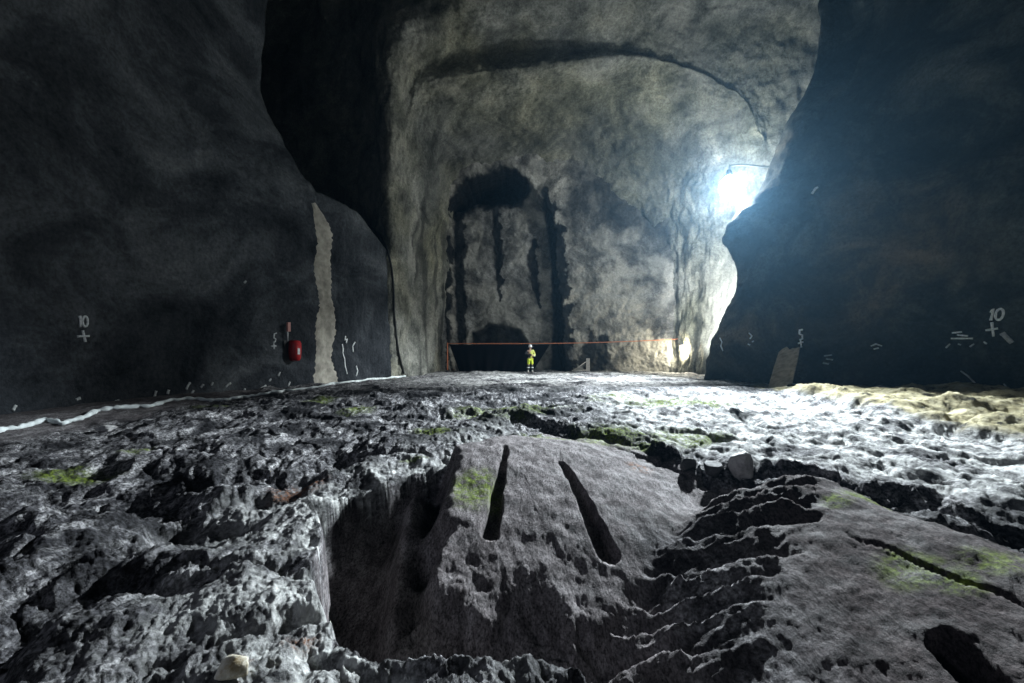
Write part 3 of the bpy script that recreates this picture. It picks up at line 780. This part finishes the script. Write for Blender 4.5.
# ease out the jumps in depth
for _ in range(6):
    P = [P[0]] + [(P[i - 1] + P[i] * 2 + P[i + 1]) / 4 for i in range(1, len(P) - 1)] + [P[-1]]
bm = bmesh.new(); add_tube(bm, P, .055, 8)
o = finish('hose', bm, M_hose); tag(o, 'black hose hanging down the corner of the lit tunnel side', 'hose')

# orange line stretched across the alcove, on its left post
ya = 30.35
p0 = at(447.5, 343.5, ya); p1 = at(560, 343.3, 30.35); p2 = at(600, 341.5, 30.6); p3 = at(678, 339.0, 30.2)
bm = bmesh.new(); P = []
for a, b, sag in ((p0, p1, .015), (p1, p3, .04)):
    for k in range(14):
        f = k / 14; q = a.lerp(b, f); q.z -= sag * 4 * f * (1 - f); P.append(q)
P.append(p3); add_tube(bm, P, .026, 8)
o = finish('barrier_line', bm, M_orange); tag(o, 'thin orange line stretched across the alcove and end wall', 'line')
t = empty('barrier_post', (p0.x, ya, drop(p0.x, ya))); tag(t, 'slim orange post holding the line at the alcove edge', 'post')
hp = p0.z - t.location.z
bm = bmesh.new(); add_tube(bm, [(0, 0, .02), (0, 0, hp + .06)], [.045, .035], 8); finish('pole', bm, M_orange, t)
bm = bmesh.new(); add_lathe(bm, [(0, -.02), (.2, -.02), (.2, .03), (.06, .09), (.045, .16), (0, .16)], 16); finish('base', bm, M_black, t)

# black sheet hung from the line
def sheet():
    nu, nv = 70, 26
    bm = bmesh.new(); V = []
    for layer in (0, .03):
        g = []
        for i in range(nu):
            f = i / (nu - 1); col = []
            for j in range(nv):
                q = j / (nv - 1)
                xt = -4.2 + f * 6.75; xb = -3.6 + f * 5.0
                x = xt * (1 - q) + xb * q
                z = 1.74 * (1 - q) + (-.12) * q - .05 * math.sin(f * 9) * (1 - q) * .3
                y = 30.62 + layer + .10 * q * math.sin(f * 26 + 1.5 * q) + .05 * math.sin(f * 61 + q) * q + .35 * q
                col.append(bm.verts.new((x, y, z)))
            g.append(col)
        V.append(g)
    for L in (0, 1):
        for i in range(nu - 1):
            for j in range(nv - 1): bm.faces.new((V[L][i][j], V[L][i + 1][j], V[L][i + 1][j + 1], V[L][i][j + 1]))
    rim = [(i, 0) for i in range(nu)] + [(nu - 1, j) for j in range(1, nv)] + [(i, nv - 1) for i in range(nu - 2, -1, -1)] + [(0, j) for j in range(nv - 2, 0, -1)]
    for a, b in zip(rim, rim[1:] + rim[:1]):
        bm.faces.new((V[0][a[0]][a[1]], V[0][b[0]][b[1]], V[1][b[0]][b[1]], V[1][a[0]][a[1]]))
    return bm
o = finish('tarpaulin', sheet(), matte(simple('black_tarpaulin', (.004, .004, .005), .9), .03))
tag(o, 'black tarpaulin hanging from the orange line across the alcove foot', 'tarpaulin')

# plywood board leaning on the right wall
hb = hit(770, 388, [T_floor, T_right]); ht = hit(792, 348, [T_right])
if hb and ht:
    b_ = hb[0].copy(); d_b = min(b_.y, ht[0].y - .1)
    base_p = at(779.5, 388, d_b); top_p = at(789.5, 347, ht[0].y - .25) if ht[0].y - .25 > 0 else ht[0]
    base_p.z = drop(base_p.x, base_p.y) + .0
    ax_z = (top_p - base_p); Lb = ax_z.length; ax_z.normalize()
    ax_y = (ht[1] - ax_z * ht[1].dot(ax_z)).normalized(); ax_x = ax_y.cross(ax_z).normalized()
    if ax_x.x < 0: ax_x = -ax_x; 
    ax_y = ax_z.cross(ax_x)
    W = 21 * base_p.y / F / max(.35, abs(ax_x.x))
    W = min(W, 1.5) * .68
    bm = bmesh.new()
    out = [(-.5, 0), (.28, .0), (.30, .22), (.38, .24), (.40, .02), (.5, .03), (.52, .5), (.5, .9), (.30, .905), (.16, .93), (.06, .91), (-.12, 1.02), (-.30, 1.0), (-.46, .93), (-.5, .5)]
    f0 = [bm.verts.new(base_p + ax_x * (u * W) + ax_z * (v * Lb) - ax_y * .02) for u, v in out]
    f1 = [bm.verts.new(base_p + ax_x * (u * W) + ax_z * (v * Lb) + ax_y * .02) for u, v in out]
    bm.faces.new(f0); bm.faces.new(f1[::-1])
    for k in range(len(out)): bm.faces.new((f0[k], f0[(k + 1) % len(out)], f1[(k + 1) % len(out)], f1[k]))
    bmesh.ops.triangulate(bm, faces=bm.faces[:])
    o = finish('board', bm, M_wood, None, False); tag(o, 'broken brown plywood board leaning on the dark right wall', 'board')

# work lamp hung at the end of the line, lighting the wall under it
pl = at(683, 347, 29.9)
t = empty('work_lamp', pl); tag(t, 'small bright work lamp hung near the far right corner', 'lamp')
bm = bmesh.new(); add_lathe(bm, [(.03, .42), (.06, .40), (.07, .30), (.16, .26), (.24, .12), (.25, .10), (.23, .10), (.15, .24), (.0, .26)], 20); finish('lamp_shade', bm, M_steel, t)
M_bulb = simple('lamp_glass', (1, .95, .8), .3, emit=(1.0, .93, .74), strength=60)
bm = bmesh.new(); add_lathe(bm, [(0, .24), (.06, .22), (.12, .14), (.15, .02), (.13, -.09), (.07, -.16), (0, -.18)], 16); finish('bulb', bm, M_bulb, t)
bm = bmesh.new(); add_tube(bm, [(0, 0, .40), (0, .05, .55), (.02, .35, .62), (.02, .9, .62)], .025); finish('bracket', bm, M_steel, t)
li = bpy.data.lights.new('work_lamp_light', 'POINT'); li.energy = 650; li.color = (1.0, .93, .72); li.shadow_soft_size = .12
lo = bpy.data.objects.new('work_lamp_light', li); C.objects.link(lo); lo.location = pl + Vector((-.05, -.25, -.1))

# pale board propped up in front of the end wall
bd = 29.9
p = at(588, 370, bd); t = empty('marker_board', (p.x, bd, drop(p.x, bd))); tag(t, 'small pale upright board with a diagonal strut before the end wall', 'board')
M_pale = simple('bare_timber', (.36, .33, .29), .8, noise=.25)
bm = bmesh.new(); add_box(bm, (0, 0, .42), (.24, .035, .84)); finish('panel', bm, M_pale, t, False, .008)
for a, b in (((-.95, .05, .03), (-.14, 0, .62)), ((-1.05, .08, .04), (-.1, .02, .07))):
    bm = bmesh.new(); add_tube(bm, [a, b], .032, 6); finish('strut', bm, M_pale, t)

# worker in hi-vis in front of the black sheet
M_skin = simple('skin', (.45, .28, .21), .55)
M_hivis = simple('hi_vis_yellow', (.62, .74, .05), .7)
M_hivis_pale = simple('hi_vis_faded', (.60, .64, .16), .7)
M_dark = simple('dark_workwear', (.018, .019, .022), .8)
M_reflex = simple('reflective_tape', (.80, .82, .82), .35)
M_boot = simple('muddy_boots', (.33, .33, .31), .8)
px_ = 1.19; py_ = 29.7
t = empty('person', (px_, py_, drop(px_, py_)), (0, 0, .12)); tag(t, 'worker in yellow hi-vis jacket and white helmet standing before the black tarpaulin', 'person')
J = []; E = []
def jt(co, r, par=None, r2=None):
    J.append((co, r, r2 or r)); i = len(J) - 1
    if par is not None: E.append((par, i))
    return i
pel = jt((0, 0, .95), .125, None, .10); sp = jt((0, .01, 1.14), .115, pel, .09); ch = jt((0, .01, 1.34), .13, sp, .095); nk = jt((0, 0, 1.47), .055, ch)
n2 = jt((0, -.012, 1.54), .055, nk); h1 = jt((0, -.03, 1.60), .078, n2, .088); h2 = jt((0, -.02, 1.68), .082, h1, .098); jt((0, -.01, 1.75), .06, h2, .07)
jt((0, -.125, 1.625), .012, h1)
for sx in (-1, 1):
    jt((sx * .088, 0, 1.635), .014, h1)
    sh = jt((sx * .185, .01, 1.42), .058, ch)
    if sx < 0: el = (-.33, -.06, 1.20); wr = (-.15, -.27, 1.22)
    else: el = (.31, .02, 1.14); wr = (.12, -.25, 1.10)
    e_ = jt(el, .043, sh); w_ = jt(wr, .029, e_)
    d = Vector((-sx * .5, -.55, .25)).normalized(); side = Vector((0, 0, 1))
    pm_ = Vector(wr) + d * .07; pa = jt(tuple(pm_), .030, w_, .018)
    for k, (o_, ln) in enumerate(((-.032, .062), (-.011, .078), (.011, .084), (.032, .074))):
        b0 = pm_ + d * .03 + side * o_; c0 = b0 + d * ln * .5; c1 = c0 + (d * .5 + Vector((-sx * .7, .3, 0))) * ln * .45
        a = jt(tuple(b0), .010, pa); b = jt(tuple(c0), .009, a); jt(tuple(c1), .0075, b)
    b0 = pm_ - d * .02 + side * .035; a = jt(tuple(b0), .011, pa); jt(tuple(b0 + (d * .6 + side * .7) * .045), .009, a)
    hp_ = jt((sx * .095, 0, .88), .085, pel); kn = jt((sx * .125, -.015, .50), .055, hp_); an = jt((sx * .14, .02, .09), .038, kn); jt((sx * .15, -.15, .045), .035, an)
skin('body', J, E, M_skin, t, 0)
# eyes
for sx in (-1, 1):
    bm = bmesh.new(); bmesh.ops.create_uvsphere(bm, u_segments=10, v_segments=8, radius=.013, matrix=Matrix.Translation((sx * .034, -.112, 1.655))); finish('eye', bm, M_dark, t)
skin('jacket', [((0, 0, .90), .165, .135), ((0, .01, 1.12), .155, .125), ((0, .01, 1.34), .165, .13), ((0, .01, 1.455), .085, .08),
                ((.2, .01, 1.42), .082), ((.31, .02, 1.14), .068), ((.15, -.215, 1.105), .05)],
     [(0, 1), (1, 2), (2, 3), (2, 4), (4, 5), (5, 6)], M_hivis_pale, t)
skin('sleeve', [((-.17, .01, 1.42), .084), ((-.33, -.06, 1.20), .07), ((-.18, -.235, 1.215), .052)], [(0, 1), (1, 2)], M_dark, t)['label'] = 'dark sleeve'
skin('vest_panel', [((-.05, -.045, .96), .135, .115), ((-.06, -.045, 1.12), .13, .105), ((-.07, -.045, 1.30), .12, .10)], [(0, 1), (1, 2)], M_dark, t)['label'] = 'dark front panel'
skin('trousers', [((0, 0, .93), .145, .12), ((-.095, 0, .84), .112), ((-.125, -.015, .50), .092), ((.095, 0, .84), .112), ((.125, -.015, .50), .092)], [(0, 1), (1, 2), (0, 3), (3, 4)], M_hivis, t)
for sx in (-1, 1):
    skin('trouser_leg', [((sx * .124, -.015, .52), .082), ((sx * .14, .02, .13), .07)], [(0, 1)], M_dark, t)['label'] = 'dark lower trouser leg'
    bm = bmesh.new(); add_lathe(bm, [(.083, -.03), (.088, -.03), (.088, .03), (.083, .03), (.083, -.03)], 18, Matrix.Translation((sx * .133, 0, .33))); finish('reflective_band', bm, M_reflex, t)
    b = skin('boot', [((sx * .14, .02, .24), .070), ((sx * .14, .02, .07), .062), ((sx * .15, -.15, .045), .05)], [(0, 1), (1, 2)], M_boot, t)
bm = bmesh.new(); add_lathe(bm, [(.072, -.035), (.078, -.035), (.078, .035), (.072, .035), (.072, -.035)], 16, Matrix.Translation((.245, -.08, 1.125)) @ Euler((math.radians(75), 0, math.radians(30))).to_matrix().to_4x4()); finish('reflective_band', bm, M_reflex, t)
bm = bmesh.new(); add_lathe(bm, [(.165, -.03), (.125, -.015), (.122, .03), (.115, .075), (.085, .12), (.04, .14), (0, .145)], 24, Matrix.Translation((0, -.02, 1.69)) @ Matrix.Diagonal((.95, 1.1, 1, 1))); finish('helmet', bm, M_white, t)
dv = empty('handheld_device', (px_ - .02, py_ - .36, drop(px_, py_) + 1.13)); tag(dv, 'small dark device held at the waist by the worker', 'device')
bm = bmesh.new(); add_box(bm, (0, 0, .03), (.20, .07, .14)); finish('body', bm, M_black, dv, False, .012)
bm = bmesh.new(); add_lathe(bm, [(0, 0), (.05, 0), (.05, .06), (.04, .07), (0, .07)], 18, Matrix.Translation((0, -.035, .03)) @ Euler((math.pi / 2, 0, 0)).to_matrix().to_4x4()); finish('lens', bm, M_dark, dv)

# loose stones
def stone(px, py, size, col, label, seed, squash=(1, 1, .7), rz=0):
    hh = hit(px, py, [T_floor])
    bm = bmesh.new(); bmesh.ops.create_icosphere(bm, subdivisions=4, radius=1)
    rnd = random.Random(seed)
    planes = [(Vector((rnd.gauss(0, 1), rnd.gauss(0, 1), rnd.gauss(0, .8))).normalized(), rnd.uniform(.55, .85)) for _ in range(11)]
    for v in bm.verts:
        c = v.co.copy()
        for n, d in planes:
            e = c.dot(n) - d
            if e > 0: c -= n * e * .92
        v.co = c
    co_ = np.array([v.co[:] for v in bm.verts])
    f = .06 * fbm3(co_[:, 0] * 2.5 + seed, co_[:, 1] * 2.5, co_[:, 2] * 2.5, 4, 5)
    for v, q in zip(bm.verts, f):
        v.co = v.co * (1 + q)
        v.co = Vector((v.co.x * squash[0], v.co.y * squash[1], v.co.z * squash[2])) * size
    zmin = min(v.co.z for v in bm.verts)
    o = finish('stone', bm, col); o.location = hh[0] + Vector((0, 0, -zmin - .03 * size - .25 * size * squash[2])); o.rotation_euler = (0, 0, rz)
    tag(o, label, 'rock', 'loose stones on the bedrock')
def stonemat(name, a, b, c):
    t = NT(name); col = t.ramp(t.noise(7, 7, .7), [(.3, a), (.5, b), (.7, c)]); t.link(col, t.b.inputs['Base Color']); t.b.inputs['Roughness'].default_value = .8
    t.link(t.bump(t.noise(22, 5, .7), .6, .03), t.b.inputs['Normal']); return t.m
S_pale = stonemat('pale_stone', (.10, .10, .10), (.34, .33, .33), (.55, .54, .52))
S_dark = stonemat('dark_stone', (.012, .012, .013), (.05, .05, .052), (.13, .128, .13))
S_quartz = stonemat('stained_quartz', (.25, .18, .08), (.55, .52, .44), (.72, .72, .70))
stone(741, 478, .20, S_pale, 'pale wedge-shaped stone wedged in the broken ledge right of the slab', 3, (.7, .9, 1.0), .6)
stone(714, 474, .15, S_dark, 'dark blocky stone just left of the pale wedge-shaped stone', 5)
stone(688, 469, .15, S_dark, 'small dark rounded stone leftmost along the broken ledge', 8, (1, .8, .75), 1.1)
stone(106, 431, .17, S_pale, 'flat pale stone lying just below the concrete lip on the left', 11, (1.2, .9, .45), .3)
stone(234, 674, .075, S_quartz, 'whitish quartz stone with yellow stain at the near left rim', 17, (1.2, .9, .8), .4)

# main floodlight on a wall bracket behind the edge of the right wall
pm = at(729, 188, 24.4)
t = empty('floodlight', pm); tag(t, 'very bright white floodlight high up beside the right wall edge', 'lamp')
M_glow = simple('flood_globe', (1, 1, 1), .3, emit=(.86, .95, 1.0), strength=225)
bm = bmesh.new(); bmesh.ops.create_icosphere(bm, subdivisions=2, radius=.52, matrix=Matrix.Diagonal((.92, .92, 1.25, 1))); finish('globe', bm, M_glow, t)
bm = bmesh.new(); add_lathe(bm, [(0, .98), (.10, .96), (.16, .86), (.18, .70), (.20, .62), (.18, .60), (.0, .64)], 24); finish('cap', bm, M_steel, t)
bm = bmesh.new(); add_tube(bm, [(0, 0, .95), (.1, .1, 1.25), (.9, .3, 1.35), (3.4, .6, 1.3)], .05); finish('arm', bm, M_steel, t)

# camera
cam = bpy.data.cameras.new('camera'); cam.lens = 16; cam.sensor_width = 36; cam.shift_y = 3.5 / 1024; cam.clip_end = 200
co = bpy.data.objects.new('camera', cam); C.objects.link(co); co.location = EYEV; co.rotation_euler = (math.pi / 2, 0, 0)
bpy.context.scene.camera = co

# ------------------------------------------------------------------ light
def lamp(name, kind, loc, energy, col, size=.5, target=None, spot=None, blend=.5):
    l = bpy.data.lights.new(name, kind); l.energy = energy; l.color = col
    if kind == 'AREA': l.shape = 'DISK'; l.size = size
    else: l.shadow_soft_size = size
    if spot: l.spot_size = math.radians(spot); l.spot_blend = blend
    o = bpy.data.objects.new(name, l); C.objects.link(o); o.location = loc
    if target is not None:
        o.rotation_euler = (Vector(target) - Vector(loc)).to_track_quat('-Z', 'Y').to_euler()
    return o
# a second flood on the ground behind the end of the right wall
lamp('ground_flood', 'SPOT', (10.9, 23.9, 2.2), 5000, (.90, .96, 1.0), .2, (12.4, 26.6, 3.2), 84, .8)
# portable lights of the crew standing behind the photographer
# the flood's beam thrown down the cavern floor
lamp('flood_beam', 'SPOT', pm + Vector((-.35, -.75, -.1)), 112000, (.84, .94, 1.0), .35, (2.8, 7.6, 0), 64, 1.0)
lamp('flood_beam', 'SPOT', pm + Vector((-.6, .35, -.4)), 34000, (.88, .96, 1.0), .35, (2.6, 23.6, -.3), 66, .9)
lamp('crew_light', 'AREA', (-8.8, -4, 5.5), 165, (.72, .80, 1.0), 2.5, (1.5, 6, 0))
lamp('crew_light.001', 'AREA', (7, -6, 7), 90, (.80, .92, 1.0), 3, (6, 12, 3))

w = bpy.data.worlds.new('cave_air'); bpy.context.scene.world = w; w.use_nodes = True
bg = w.node_tree.nodes['Background']; bg.inputs['Color'].default_value = (.5, .65, .8, 1); bg.inputs['Strength'].default_value = .0
vol = w.node_tree.nodes.new('ShaderNodeVolumeScatter')
vol.inputs['Color'].default_value = (.32, .66, 1.0, 1); vol.inputs['Density'].default_value = .00025; vol.inputs['Anisotropy'].default_value = .7
w.node_tree.links.new(vol.outputs['Volume'], w.node_tree.nodes['World Output'].inputs['Volume'])

vs = bpy.context.scene.view_settings
vs.view_transform = 'Standard'; vs.look = 'None'; vs.exposure = 0; vs.gamma = 1; vs.use_curve_mapping = False
